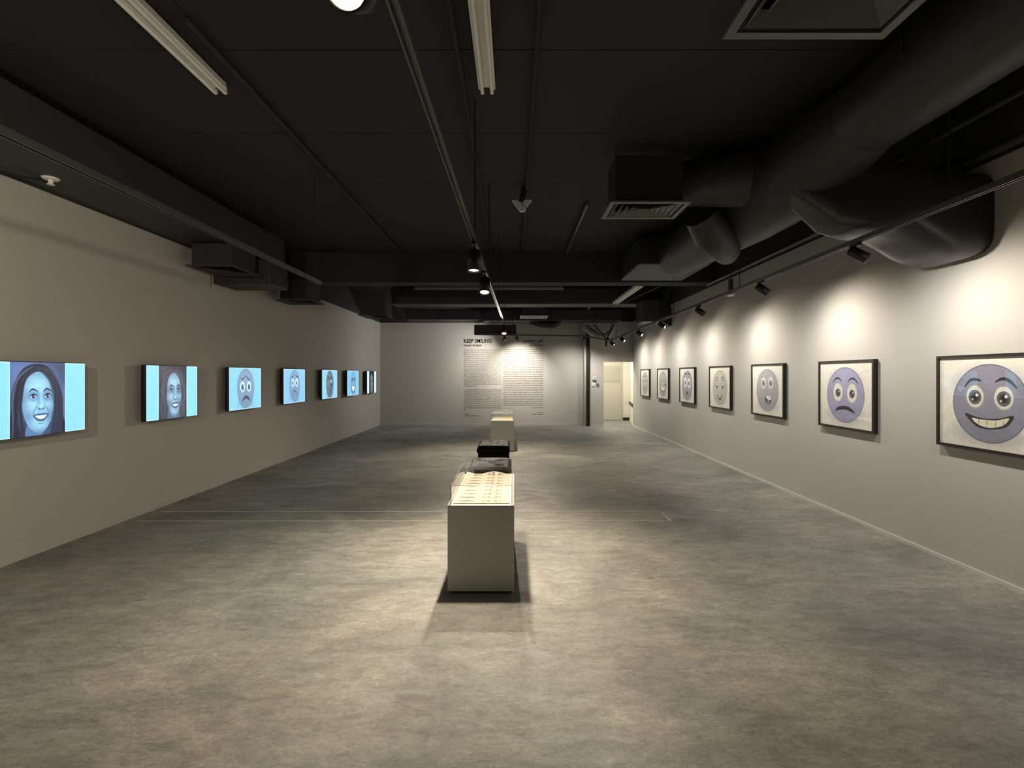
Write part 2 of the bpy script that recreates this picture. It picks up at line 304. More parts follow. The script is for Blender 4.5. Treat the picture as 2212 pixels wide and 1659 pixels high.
def emoji(P, kind, disc, line, white=(240, 238, 225), cx=0, cy=0, rx=.8, ry=.8):
    P.set(cx, cy, rx, ry); D = line
    P.ell(0, 0, 1.0, 1.0, disc); P.ell(-.05, .55, .65, .3, [min(255, c*1.09) for c in disc], .7, soft=.5); P.ell(0, -.75, .7, .25, [c*.93 for c in disc], .6, soft=.4)
    P.ring(0, 0, 1.0, 1.0, .03, [c*.78 for c in disc])
    if kind == 'grin_teeth':
        eye(P, -.37, .18, .235, .28, .165, white); eye(P, .39, .17, .235, .28, .165, white)
        P.stroke([(-.66, .42), (-.52, .58), (-.36, .62), (-.2, .58)], .075, D); P.stroke([(.18, .56), (.36, .64), (.54, .58), (.7, .42)], .085, D)
        m = [(-.62, -.31), (-.3, -.40), (0, -.42), (.3, -.38), (.6, -.30), (.42, -.52), (.05, -.62), (-.3, -.58)]
        P.poly([(-.66, -.29), (-.3, -.37), (0, -.39), (.3, -.35), (.64, -.27), (.45, -.56), (.05, -.655), (-.33, -.61)], D)
        P.poly([(-.46, -.40), (-.2, -.42), (.2, -.41), (.52, -.33), (.38, -.52), (.05, -.615), (-.28, -.56)], (232, 228, 205))
        for x in (-.27, -.05, .18, .38): P.stroke([(x, -.40), (x+.005, -.60)], .016, [c+60 for c in D])
    elif kind == 'worried':
        eye(P, -.38, .10, .25, .33, .13, white); eye(P, .38, .08, .25, .33, .13, white)
        P.stroke([(-.68, .44), (-.5, .60), (-.32, .60), (-.16, .50)], .06, D); P.stroke([(.16, .50), (.34, .60), (.52, .58), (.68, .42)], .06, D)
        P.poly([(-.52, -.60), (-.38, -.46), (-.02, -.40), (.3, -.46), (.55, -.64), (.2, -.56), (0, -.54), (-.2, -.55)], D)
    elif kind == 'astonished':
        for y in (-.6, -.38, -.12, .1, .35, .6): P.stroke([(-.8, y), (0, y+.05), (.8, y-.02)], .03, [c*.92 for c in disc], .6)
        eye(P, -.34, .36, .21, .27, .13, white, (110, 110, 112)); eye(P, .33, .37, .21, .27, .13, white, (110, 110, 112))
        P.ell(.08, -.44, .29, .22, D, 1, -.2); P.ell(.12, -.35, .24, .11, (235, 232, 222), 1, -.2); P.ell(.1, -.56, .14, .09, (135, 132, 138), 1)
    elif kind == 'half_lidded':
        for x in (-.42, .40):
            P.ell(x, .18, .22, .27, [c*1.05 for c in disc]); P.ring(x, .18, .22, .27, .03, D, .7); P.ell(x-.03, .0, .18, .09, white); P.ell(x-.03, .0, .11, .07, D); P.stroke([(x-.22, .06), (x, .07), (x+.2, .04)], .04, D)
        P.stroke([(-.62, .46), (-.45, .6), (-.25, .52)], .07, D); P.stroke([(.22, .52), (.42, .6), (.6, .44)], .07, D)
        P.poly([(-.32, -.45), (0, -.56), (.34, -.44), (.2, -.66), (.02, -.76), (-.14, -.66)], D); P.ell(.02, -.56, .2, .05, white, .9)
    elif kind == 'shocked':
        eye(P, -.33, .22, .29, .34, .13, (248, 248, 242)); eye(P, .36, .18, .29, .34, .13, (248, 248, 242))
        P.stroke([(-.6, .72), (-.3, .84), (-.05, .80)], .1, D); P.stroke([(.1, .80), (.36, .84), (.58, .70)], .1, D); P.poly([(-.2, -.66), (-.16, -.5), (0, -.40), (.18, -.5), (.22, -.68), (.02, -.60)], D)
    elif kind == 'laughing':
        P.ell(-.02, .35, .75, .5, [min(255, c*1.13) for c in disc], .8, soft=.3)
        P.poly([(-.7, -.12), (-.2, -.20), (.3, -.18), (.75, -.08), (.6, -.45), (.2, -.66), (-.3, -.62), (-.62, -.4)], [c*.7 for c in disc]); P.poly([(-.6, -.17), (-.2, -.24), (.3, -.22), (.64, -.14), (.5, -.4), (.15, -.55), (-.3, -.5), (-.52, -.35)], (236, 236, 222))
        P.stroke([(-.55, .15), (-.35, .3), (-.15, .15)], .06, D); P.stroke([(.15, .15), (.35, .3), (.55, .15)], .06, D)
    elif kind == 'smirk':
        eye(P, -.3, .22, .25, .28, .14, [c*1.2 for c in disc]); eye(P, .42, .22, .25, .28, .14, [c*1.2 for c in disc]); P.stroke([(-.55, .55), (-.3, .66), (-.1, .58)], .08, D); P.stroke([(.2, .6), (.45, .66), (.65, .5)], .08, D)
        P.stroke([(-.5, -.36), (-.1, -.56), (.25, -.52), (.6, -.30)], .09, D)
    elif kind == 'gasping_sad':
        eye(P, -.40, .10, .27, .27, .13, white, (60, 72, 85), px=.0); eye(P, .38, .10, .27, .27, .13, white, (60, 72, 85))
        P.stroke([(-.6, .60), (-.42, .46), (-.12, .62), (-.10, .66)], .06, D); P.stroke([(.04, .66), (.1, .60), (.35, .46), (.55, .56)], .06, D)
        P.poly([(-.46, -.70), (-.3, -.48), (-.02, -.36), (.32, -.44), (.56, -.68), (.3, -.60), (.05, -.54), (-.2, -.58)], [c+25 for c in D])
    elif kind == 'frowning':
        eye(P, -.36, .22, .28, .27, .11, white, (60, 72, 85)); eye(P, .38, .22, .28, .27, .11, white, (60, 72, 85))
        P.stroke([(-.7, .62), (-.45, .56), (-.15, .72)], .06, D); P.stroke([(.15, .72), (.45, .58), (.75, .62)], .06, D); P.stroke([(-.48, -.56), (-.2, -.34), (.15, -.32), (.5, -.56)], .06, D)
    elif kind == 'kissing':
        P.ell(-.34, .0, .16, .17, (25, 30, 38)); P.ell(.4, .0, .16, .17, (25, 30, 38)); P.ell(-.36, .02, .28, .2, white, .35); P.ell(.38, .18, .3, .14, white, .5); P.stroke([(-.6, .4), (-.35, .55), (-.1, .42)], .1, D); P.stroke([(.1, .42), (.35, .55), (.6, .4)], .1, D)
        P.stroke([(.0, -.3), (.2, -.38), (0, -.45)], .09, D); P.stroke([(0, -.45), (.25, -.55), (0, -.66)], .09, D)
    elif kind == 'tongue_grin':
        P.ell(-.34, .34, .2, .13, D, .8); P.ell(.4, .34, .2, .13, D, .8); P.stroke([(-.7, .1), (-.3, .2), (.2, .2), (.7, .1)], .06, D, .6)
        P.poly([(-.7, -.2), (0, -.27), (.72, -.2), (.55, -.62), (.1, -.86), (-.4, -.68)], [c+20 for c in D]); P.poly([(-.56, -.25), (0, -.3), (.55, -.25), (.42, -.55), (.08, -.76), (-.3, -.58)], (236, 250, 252))
        P.ell(0, .0, .9, .45, disc, .15, soft=.4)
    P.set()
def woman(P, cx, sx, which):
    # generic smiling portrait, drawn in a square picture centred on cx with half width sx
    P.set(cx, 0, sx, 1)
    sk, sh, hr, hl = {0: ((156, 210, 242), (92, 132, 172), (34, 34, 50), (128, 140, 178)), 1: ((158, 200, 228), (88, 112, 138), (62, 58, 66), (138, 146, 164)), 2: ((118, 128, 134), (80, 88, 94), (14, 16, 20), (34, 38, 44))}[which]
    bg = {0: (82, 104, 150), 1: (62, 64, 74), 2: (18, 20, 26)}[which]
    m = (np.abs(P.x) < 1)[..., None]; P.img = np.where(m, np.asarray(bg, float), P.img); keep = P.img.copy()*0+P.img
    P.ell(-.7, .75, .5, .45, [c*1.35 for c in bg], .6, soft=.6); P.ell(.8, -.1, .5, .7, [c*1.15 for c in bg], .7, soft=.6); P.ell(.85, .8, .4, .4, [c*.7 for c in bg], .7, soft=.5)
    if which == 0: fx, fy, fw, fh = -.02, -.12, .60, .82
    elif which == 1: fx, fy, fw, fh = .06, -.08, .50, .76
    else: fx, fy, fw, fh = .0, -.1, .5, .8
    # hair behind, neck, shoulders
    P.poly([(fx-.1, .96), (fx+.45, .82), (fx+.85, .2), (fx+.93, -.5), (fx+1.0, -1.2), (fx-.85, -1.2), (fx-.95, -.3), (fx-.9, .25), (fx-.6, .78)], hr)
    P.poly([(fx-.34, -.6), (fx+.3, -.6), (fx+.36, -1.2), (fx-.42, -1.2)], sh)
    if which == 0: P.poly([(.2, -.85), (.6, -.7), (1.1, -.9), (1.1, -1.3), (.1, -1.3)], (44, 38, 62))
    P.poly([(fx-.30, .68), (fx, .74), (fx+.32, .67), (fx+fw*.86, .38), (fx+fw*.98, .0), (fx+fw*.92, -.36), (fx+fw*.66, -.70), (fx+.16, -.92), (fx-.08, -.93), (fx-fw*.62, -.72), (fx-fw*.92, -.36), (fx-fw*.99, .0), (fx-fw*.86, .38)], sk)
    lt = [min(255, c*1.12+6) for c in sk]
    P.ell(fx+fw*.84, -.12, .26, .62, sh, .75, soft=.42); P.ell(fx-fw*.90, -.2, .2, .6, sh, .7, soft=.36); P.ell(fx+.04, -.92, .34, .16, sh, .75, soft=.28); P.ell(fx, .66, .5, .16, sh, .55, soft=.3)
    P.ell(fx, .38, .32, .2, lt, .7, soft=.4); P.ell(fx-.27, -.20, .16, .13, lt, .75, soft=.3); P.ell(fx+.36, -.20, .13, .12, lt, .75, soft=.3); P.ell(fx+.06, -.74, .14, .08, lt, .7, soft=.2); P.ell(fx-.34, -.48, .1, .16, sh, .5, soft=.25); P.ell(fx+.46, -.48, .08, .16, sh, .55, soft=.22)
    rr = random.Random(5+which)
    for k in range(34):
        o = rr.random()*.36; w_ = rr.uniform(.02, .06); q_ = rr.random()**2.4; c_ = [a_+(b_-a_)*q_ for a_, b_ in zip(hr, hl)]; wv = rr.uniform(-.06, .06)
        if k % 2: P.stroke([(fx-.04-o*.5, .78+o*.3), (fx-.42-o*.8, .56+wv), (fx-.60-o*.8+wv, .02), (fx-.56-o*.9-wv, -.5), (fx-.46-o*1.2+wv, -1.1)], w_, c_, .75, soft=.06)
        else: P.stroke([(fx+.02+o*.6, .79+o*.22), (fx+.38+o*.8, .52+wv), (fx+.57+o*.9+wv, .0), (fx+.55+o*.9-wv, -.5), (fx+.44+o*1.2+wv, -1.1)], w_, c_, .75, soft=.06)
    ex = .255; ey = .07
    for sgn in (-1, 1):
        x = fx+.07+sgn*ex
        P.ell(x, ey+.03, .17, .11, sh, .8, soft=.14); P.poly([(x-.115, ey-.01), (x, ey+.05), (x+.115, ey-.005), (x, ey-.045)], (196, 222, 240) if which < 2 else (150, 156, 160)); P.ell(x, ey+.0, .052, .05, (52, 34, 62)); P.ell(x+.015, ey+.015, .013, .014, (230, 240, 250))
        P.stroke([(x-.13, ey+.0), (x, ey+.062), (x+.13, ey+.005)], .032, (34, 30, 46)); P.stroke([(x-.15, ey+.13), (x-.02, ey+.20), (x+.15, ey+.13)], .05, (50, 50, 72), .9); P.stroke([(x-.1, ey-.1), (x, ey-.12), (x+.1, ey-.09)], .02, sh, .8)
    nx = fx+.09
    P.ell(nx-.10, -.02, .05, .2, sh, .5, soft=.12); P.ell(nx+.01, -.02, .03, .18, lt, .6, soft=.08); P.ell(nx, -.22, .07, .06, [min(255, c*1.15) for c in sk], .7, soft=.08); P.ell(nx-.065, -.275, .035, .02, [c*.45 for c in sh], .9, soft=.03); P.ell(nx+.065, -.275, .035, .02, [c*.45 for c in sh], .9, soft=.03); P.stroke([(nx-.12, -.25), (nx-.02, -.30), (nx+.12, -.25)], .03, sh, .8, soft=.04); P.stroke([(nx-.15, -.2), (nx-.24, -.32), (nx-.30, -.46)], .05, sh, .7, soft=.07); P.stroke([(nx+.14, -.2), (nx+.25, -.32), (nx+.30, -.45)], .05, sh, .7, soft=.07)
    my = -.50
    P.poly([(nx-.29, my+.05), (nx-.06, my+.10), (nx, my+.085), (nx+.06, my+.10), (nx+.27, my+.06), (nx+.12, my-.10), (nx-.02, my-.125), (nx-.16, my-.09)], [c*.72 for c in sh], .9, soft=.03); P.poly([(nx-.22, my+.035), (nx, my+.045), (nx+.21, my+.045), (nx+.1, my-.045), (nx-.02, my-.06), (nx-.12, my-.035)], (222, 240, 248) if which < 2 else (160, 165, 168))
    P.stroke([(nx-.14, my-.17), (nx, my-.19), (nx+.12, my-.16)], .03, sh, .7)
    P.img = np.where(m, P.img, 0) + np.where(m, 0, np.asarray(P.side, float)); P.set()
# ------------------------------------------------------------------ monitors on the left wall
tvdata = [ # near y, far y, content, label
    (3.72, 4.60, 'w0', 'nearest wall monitor, portrait of a dark-haired smiling woman'),
    (5.36, 6.23, 'w1', 'second wall monitor from the camera, portrait of a lighter-haired smiling woman'),
    (6.92, 7.80, 'gasping_sad', 'third wall monitor, blue round face with open downturned mouth'),
    (8.56, 9.44, 'frowning', 'fourth wall monitor, pale blue round face with thin curved frown'),
    (10.28, 11.16, 'kissing', 'fifth wall monitor, grey round face with small puckered lips'),
    (11.83, 12.71, 'tongue_grin', 'sixth wall monitor, pale blue round face with wide white grin'),
    (13.43, 14.31, 'w2', 'farthest wall monitor near the corner, dark portrait between pale side bars')]
ZT0, ZT1 = EYE-.515, EYE+.112
XF = XL+.125
for k, (y0, y1, kind, lab) in enumerate(tvdata):
    W, H = y1-y0, ZT1-ZT0; t = thing('wall_monitor', lab, 'monitor', (XL, (y0+y1)/2, (ZT0+ZT1)/2), 0, 'monitors along the left wall')
    MB().box(.06, -W/2, -H/2, .122, W/2, H/2).build('casing', M['tv'], t, .012)
    box(0, -W*.36, -H*.36, .06, W*.36, H*.36).build('wall_mount', M['tv'], t, .006)
    a = W/H; n = [240, 150, 120, 100, 80, 70, 64][k]; pale = (148, 226, 246)
    P = Paint(int(n*a), n, a, pale); P.side = pale
    if kind[0] == 'w':
        P.side = pale if k < 2 else (205, 236, 246); woman(P, -.02, .56*a, int(kind[1]))
        P.grain(.03, 30); px = [(-.58*a, pale), (.54*a, pale)]
        for xx in (-.58*a, .54*a): P.stroke([(xx, -1.5), (xx, 0), (xx, 1.5)], .03 if k else .018, (215, 250, 255))
    else:
        bgc = {'gasping_sad': (140, 214, 238), 'frowning': (138, 200, 238), 'kissing': (142, 214, 242), 'tongue_grin': (134, 198, 232)}[kind]; P.img[:] = bgc
        disc = {'gasping_sad': (128, 158, 190), 'frowning': (126, 158, 192), 'kissing': (98, 116, 132), 'tongue_grin': (116, 168, 208)}[kind]
        emoji(P, kind, disc, (48, 56, 72), (196, 236, 246), -.01, 0, .735*(1 if kind in ('gasping_sad',) else .92), .93); P.grain(.05, 12)
    if kind != 'w0' or True:
        d = np.minimum(P.a-np.abs(P.X), 1-np.abs(P.Y)); mk = np.clip(1.4-d/.022, 0, 1)*.75
        if kind[0] == 'w': mk = mk*(np.abs(P.X+.02) > .56*a)
        P.img = P.img*(1-mk[..., None])+np.array((232, 252, 255.))*mk[..., None]
    o = bpy.data.objects.new('screen', P.mesh('screen', W-.012, H-.012, M['screen'])); C.objects.link(o); o.parent = t
    o.matrix_local = Matrix(((0, 0, 1, .1228), (1, 0, 0, 0), (0, 1, 0, 0), (0, 0, 0, 1)))
# ------------------------------------------------------------------ framed drawings on the right wall
frdata = [(4.15, 'grin_teeth', (146, 146, 164), 'nearest framed drawing, large grey-violet face with toothy grin'),
          (5.76, 'worried', (164, 166, 198), 'second framed drawing, blue-violet face with worried open mouth'),
          (7.39, 'astonished', (166, 167, 178), 'third framed drawing, banded grey face with crooked open mouth'),
          (8.99, 'half_lidded', (190, 189, 184), 'fourth framed drawing, pale grey face with drooping eyelids and smile'),
          (10.60, 'shocked', (158, 159, 174), 'fifth framed drawing, grey face with big white eyes and raised brows'),
          (12.25, 'laughing', (168, 172, 162), 'sixth framed drawing, greenish grey face laughing with wide white teeth'),
          (13.86, 'smirk', (172, 171, 172), 'farthest framed drawing beside the doorway, grey face with thin curved smile')]
FW, FH, FD = .885, .743, .046
for k, (yf, kind, disc, lab) in enumerate(frdata):
    t = thing('framed_drawing', lab, 'picture', (XR, yf-FW/2, EYE-.2135), 0, 'framed drawings along the right wall')
    b = .022
    MB().box(-FD, -FW/2, -FH/2, 0, FW/2, -FH/2+b).box(-FD, -FW/2, FH/2-b, 0, FW/2, FH/2).box(-FD, -FW/2, -FH/2+b, 0, -FW/2+b, FH/2-b).box(-FD, FW/2-b, -FH/2+b, 0, FW/2, FH/2-b).build('frame', M['frame'], t)
    box(-.03, -FW/2+b, -FH/2+b, -.012, FW/2-b, FH/2-b).build('backing_board', M['ptop'], t)
    w2, h2 = FW-2*b, FH-2*b; a = w2/h2; n = [230, 190, 140, 110, 90, 76, 64][k]
    P = Paint(int(n*a), n, a, (240, 236, 226)); emoji(P, kind, disc, (42, 38, 42), (232, 230, 218), 0, -.01, .845, .845); P.grain(.05, 26, 1.2); P.grain(.05, 60, .4)
    o = bpy.data.objects.new('drawing', P.mesh('drawing', w2, h2, M['print'])); C.objects.link(o); o.parent = t
    o.matrix_local = Matrix(((0, 0, -1, -.0308), (-1, 0, 0, 0), (0, 1, 0, 0), (0, 0, 0, 1)))
    box(-.0385, -FW/2+b, -FH/2+b, -.0365, FW/2-b, FH/2-b).build('glass', M['pglass'], t)
# ------------------------------------------------------------------ display plinths
def plinth(y0, lab, L=1.12):
    t = thing('display_plinth', lab, 'display case', (-.2335, y0, 0), 0, 'plinths with glass covers along the centre line'); W = .472
    box(-W/2+.02, .02, 0, W/2-.02, L-.02, .018).build('recessed_foot', M['lamp'], t)
    box(-W/2, 0, .018, W/2, L, .612).build('body', M['plinth'], t, .002)
    box(-W/2, 0, .612, W/2, L, .626).build('top_plate', M['ptop'], t, .0015)
    c = box(-W/2+.02, .0175, .626, W/2-.016, .0225, .762).build('glass_cover', M['cglass'], t)
    x0, x1, ya, yb, z0, z1, th = -W/2+.02, W/2-.016, .0175, L-.0175, .626, .767, .006
    box(x0, yb-.005, z0, x1, yb, .761).build('pane', M['cglass'], c); box(x0, ya+.0055, z0, x0+.005, yb-.0055, .761).build('pane', M['cglass'], c)
    box(x1-.005, ya+.0055, z0, x1, yb-.0055, .761).build('pane', M['cglass'], c); box(x0, ya, .7622, x1, yb, .767).build('pane', M['cglass'], c)
    e = MB(); r = .0016
    for p, q in (((x0, ya), (x1, ya)), ((x1, ya), (x1, yb)), ((x1, yb), (x0, yb)), ((x0, yb), (x0, ya))):
        e.cyl((*p, .7645), (*q, .7645), r, n=6); e.cyl((*p, z0), (*p, z1-.003), r, n=6)
    e.build('glass_edge', M['edge'], c)
    return t
plinth(3.473, 'nearest grey plinth, glass cover over a long sheet of drawn faces')
plinth(9.9, 'farthest grey plinth with glass cover, behind the black ottomans, before the wall text')
# sheets inside
P = Paint(200, 460, .41, (158, 152, 135)); P.set(0, 0, .41, 1)
for r_ in range(9):
    y = -.88+r_*.225
    P.set(0, 0, .41, 1)
    dk = (26, 20, 16)
    for k in range(3): P.stroke([(-.86+.02*r_, y+.012+k*.001), (-.66, y-.006), (-.5, y+.010), (-.28, y-.014)], .05 if r_ in (1, 5) else .036, dk, .9)
    if r_ in (1, 2, 5): P.stroke([(-.8, y), (-.6, y-.005), (-.42, y-.01)], .036, (120, 70, 56), .9)
    P.set(.13, y, .135, .078)
    P.ring(0, 0, 1, 1, .12, (70, 66, 54), .9); P.ell(-.28, .38, .2, .2, dk); P.ell(-.28, -.34, .2, .2, dk); P.stroke([(.35, -.35), (.6, .05), (.4, .35)], .26, dk); P.stroke([(-.7, .35), (-.75, 0), (-.65, -.4)], .12, (50, 46, 38))
P.set()
def wav(X, Y): return .002+.030*np.clip((Y-.40)/.11, 0, 1)**2*(.6+.4*np.sin(X*22+.5))+.002*np.sin(Y*9)+.0015
o = bpy.data.objects.new('drawing_sheet', P.mesh('drawing_sheet', .405, 1.03, M['print'], wav)); C.objects.link(o); o.location = (-.232, 3.473+.56, .626)
tag(o, 'long cream sheet of drawn faces and brush marks in the nearest glass case', 'paper')
P = Paint(120, 260, .41, (186, 180, 158))
P.stroke([(-.3, -.75), (-.15, -.6), (.0, -.45)], .05, (90, 90, 80)); P.stroke([(-.1, -.35), (.05, -.42), (.18, -.2)], .09, (150, 120, 20)); P.stroke([(-.08, .1), (.1, .2), (.3, .1)], .16, (200, 176, 60), .8); P.stroke([(-.1, -.85), (.05, -.86), (.12, -.85)], .05, (120, 116, 100)); P.stroke([(.22, -.8), (.27, -.82), (.3, -.8)], .04, (120, 116, 100)); P.stroke([(-.25, .5), (0, .45), (.25, .55)], .05, (110, 106, 96))
o = bpy.data.objects.new('drawing_sheet', P.mesh('drawing_sheet', .40, 1.0, M['print'], lambda X, Y: .0035+.0015*np.sin(Y*8))); C.objects.link(o); o.location = (-.232, 9.9+.56, .626)
tag(o, 'cream sheet with yellow and grey strokes in the farthest glass case', 'paper')
# ------------------------------------------------------------------ ottomans
def ottoman(y0, lab, x0=-.575, W=.51, D=.74, H=.45):
    t = thing('ottoman', lab, 'ottoman', (x0+W/2, y0+D/2, 0), 0, 'black tufted ottomans between the plinths')
    n = 40; vs = []; fs = []
    def rad(a, b):  # rounded top profile
        ex = max(0, abs(a)-.80)/.20; ey = max(0, abs(b)-.86)/.14; e = min(1, math.hypot(ex, ey)); return e
    for j in range(n+1):
        for i in range(n+1):
            a, b = 2*i/n-1, 2*j/n-1; e = rad(a, b)
            z = H-.055*(1-math.sqrt(max(0, 1-e**2.0)))
            for (tx, ty) in ((-.45, -.5), (.45, -.5), (0, 0), (-.45, .5), (.45, .5)):
                d2 = ((a-tx)/.20)**2+((b-ty)/.16)**2; z -= .030*math.exp(-d2)
            z -= .008*math.exp(-((abs(a)-.45*abs(b)*2)/.06)**2)*(1-e)
            vs.append((a*W/2, b*D/2, z))
    fs = [(j*(n+1)+i, j*(n+1)+i+1, (j+1)*(n+1)+i+1, (j+1)*(n+1)+i) for j in range(n) for i in range(n)]
    ring = [i for i in range(n+1)]+[j*(n+1)+n for j in range(1, n+1)]+[n*(n+1)+i for i in range(n-1, -1, -1)]+[j*(n+1) for j in range(n-1, 0, -1)]
    base = len(vs); prof = [(1.012, .37), (1.0, .335), (.97, .33)]
    for s_, z in prof: vs += [(vs[r][0]*s_, vs[r][1]*s_, z) for r in ring]
    R = len(ring); prev = ring
    for k in range(len(prof)):
        cur = list(range(base+k*R, base+(k+1)*R)); fs += [(prev[i], prev[(i+1) % R], cur[(i+1) % R], cur[i]) for i in range(R)]; prev = cur
    fs.append(tuple(prev)); MB().add(vs, fs, 0, True).build('seat_cushion', M['leather'], t)
    box(-W/2+.012, -D/2+.012, .05, W/2-.012, D/2-.012, .33).build('base', M['leather'], t, .02)
    for sx in (-1, 1):
        for sy in (-1, 1): MB().cyl((sx*(W/2-.06), sy*(D/2-.06), 0), (sx*(W/2-.06), sy*(D/2-.06), .05), .018, .024, 12).build('leg', M['lamp'], t)
    for (tx, ty) in ((-.45, -.5), (.45, -.5), (0, 0), (-.45, .5), (.45, .5)):
        MB().cyl((tx*W/2, ty*D/2, H-.036), (tx*W/2, ty*D/2, H-.026), .013, .008, 12).build('button', M['leather'], t)
ottoman(7.65, 'farther black tufted leather ottoman, seen whole behind the nearest glass case')
ottoman(5.85, 'nearer black tufted leather ottoman, mostly hidden behind the nearest glass case', x0=-.56, W=.52)

# ------------------------------------------------------------------ tracks, lamps
def track(name, p, q, lab, drops=(), r=.018, top=HC):
    t = thing(name, lab, 'lighting track', p); p = Vector(p); q = Vector(q); d = q-p; L = d.length
    ang = math.atan2(d.y, d.x); e = MB()
    u = d.normalized(); s = Vector((-u.y, u.x, 0)).normalized(); up = s.cross(u)*-1 if s.cross(u).z < 0 else s.cross(u)
    def bar(m, a0, a1, b0, b1):
        vs = [(u*l+s*a+up*b) for l in (0, L) for a, b in ((a0, b0), (a1, b0), (a1, b1), (a0, b1))]; m.add(vs, [(0, 1, 2, 3), (7, 6, 5, 4), (0, 4, 5, 1), (1, 5, 6, 2), (2, 6, 7, 3), (3, 7, 4, 0)])
    bar(e, -r, r, .012, .03); bar(e, -r, -r+.008, -.008, .012); bar(e, r-.008, r, -.008, .012); e.build('rail', M['track'], t)
    for f in drops:
        b = u*(L*f); MB().cyl(b+Vector((0, 0, .03)), (b.x, b.y, top-p.z), .005, n=8).build('hanger_rod', M['lamp'], t)
    return t
TZ = EYE+1.05
def on(p, q, y): f = (y-p[1])/(q[1]-p[1]); return Vector(p).lerp(Vector(q), f)
CT = ((-.372, -1.5, TZ), (-.31, 4.1, TZ), (-.195, 10.05, TZ))
track('lighting_track', CT[0], CT[1], 'near central ceiling track running overhead along the room', (.1, .97))
track('lighting_track', CT[1], CT[2], 'far central ceiling track continuing toward the wall text', (.25, .6, .97))
track('lighting_track', (-2.23, .2, TZ), (-2.23, 5.65, TZ), 'empty ceiling track parallel to the left wall', (.05, .97))
RT = ((2.75, -.5, EYE+1.10), (2.75, 13.9, EYE+.98))
track('lighting_track', RT[0], RT[1], 'long ceiling track carrying the lamps facing the framed drawings', (.1, .25, .45, .62, .8, .95))
track('lighting_track', (-1.13, 14.0, EYE+1.145), (1.98, 14.0, EYE+1.105), 'crosswise ceiling track in front of the wall text', (.35, .7))
track('lighting_track', (1.98, 14.0, EYE+1.105), (2.72, 13.95, EYE+.975), 'short slanting track joining the crosswise track to the right one', (.5,))
def spot(pos, aim, lab, power, size, blend, col=WARM, length=.15, rad=.043, drop=.075, lens='lens', light=True, group='black track lamps', rsoft=.03, fill=0, scol=(1, .95, .87), sdir=(.62, 0, -1)):
    pos = Vector(pos); t = thing('track_lamp', lab, 'lamp', pos, 0, group); piv = Vector((0, 0, -drop)); d = (Vector(aim)-(pos+piv)).normalized()
    box(-.018, -.05, -.022, .018, .05, .0).build('adapter', M['lamp'], t, .003)
    MB().cyl((0, 0, -.02), piv, .008, n=10).build('stem', M['lamp'], t)
    a = piv-d*length*.35; b = piv+d*length*.65
    u = d.orthogonal().normalized(); v = d.cross(u); n = 24; rings = []
    for c, r in ((a, .0), (a, rad*.82), (a+d*.012, rad), (b, rad), (b, rad-.006), (b-d*.018, rad-.008)): rings.append([c+(u*math.cos(2*PI*i/n)+v*math.sin(2*PI*i/n))*max(r, .0005) for i in range(n)])
    m = MB(); vs = [x for r_ in rings for x in r_]; m.add(vs, [(k*n+i, k*n+(i+1) % n, (k+1)*n+(i+1) % n, (k+1)*n+i) for k in range(len(rings)-1) for i in range(n)], 0, True); m.build('housing', M['lamp'], t)
    m = MB(); c = b-d*.016; m.add([c+(u*math.cos(2*PI*i/n)+v*math.sin(2*PI*i/n))*(rad-.0085) for i in range(n)], [tuple(range(n))]); m.build('lens', M[lens], t)
    if light:
        l = bpy.data.lights.new('lamp_light', 'SPOT'); l.energy = power; l.color = col; l.spot_size = math.radians(size); l.spot_blend = blend; l.shadow_soft_size = rsoft
        o = bpy.data.objects.new('lamp_light', l); C.objects.link(o); o.parent = t; o.location = b+d*.02; o.rotation_euler = d.to_track_quat('-Z', 'Y').to_euler()
        if fill:  # extra wide fill light added at the lamp mouth to brighten the walls
            l = bpy.data.lights.new('lamp_fill', 'SPOT'); l.energy = fill; l.color = scol; l.spot_size = math.radians(146); l.spot_blend = 1; l.shadow_soft_size = rsoft
            q = bpy.data.objects.new('lamp_fill', l); C.objects.link(q); q.parent = t; q.location = b+d*.02; q.rotation_euler = Vector(sdir).to_track_quat('-Z', 'Y').to_euler()
    return t
RL = [(3.95, 3.66, 'nearest'), (5.47, 5.32, 'second'), (7.29, 6.95, 'third'), (9.17, 8.55, 'fourth'), (10.8, 10.15, 'fifth'), (12.5, 11.8, 'sixth'), (13.8, 13.42, 'seventh')]
for y, ya, w_ in RL:
    p = on(RT[0], RT[1], y); p.z -= .008
    spot(p, (XR, ya-(.35 if y < 5 else .15), 1.75), f'{w_} lamp on the right track, counting from the camera, tilted at the wall', P_WALL, 112, 1., WARM, lens='lens4', fill=P_FILL)
p = on(RT[0], RT[1], 2.3); p.z -= .008  # unseen lamp added to brighten the near end of the right wall
spot(p, (XR, 2.3, 2.0), 'added unseen fill lamp on the right track, just outside the view', P_WALL, 135, 1., WARM, lens='lens4', fill=P_FILL)
for y in (.7, -.2):
    pass
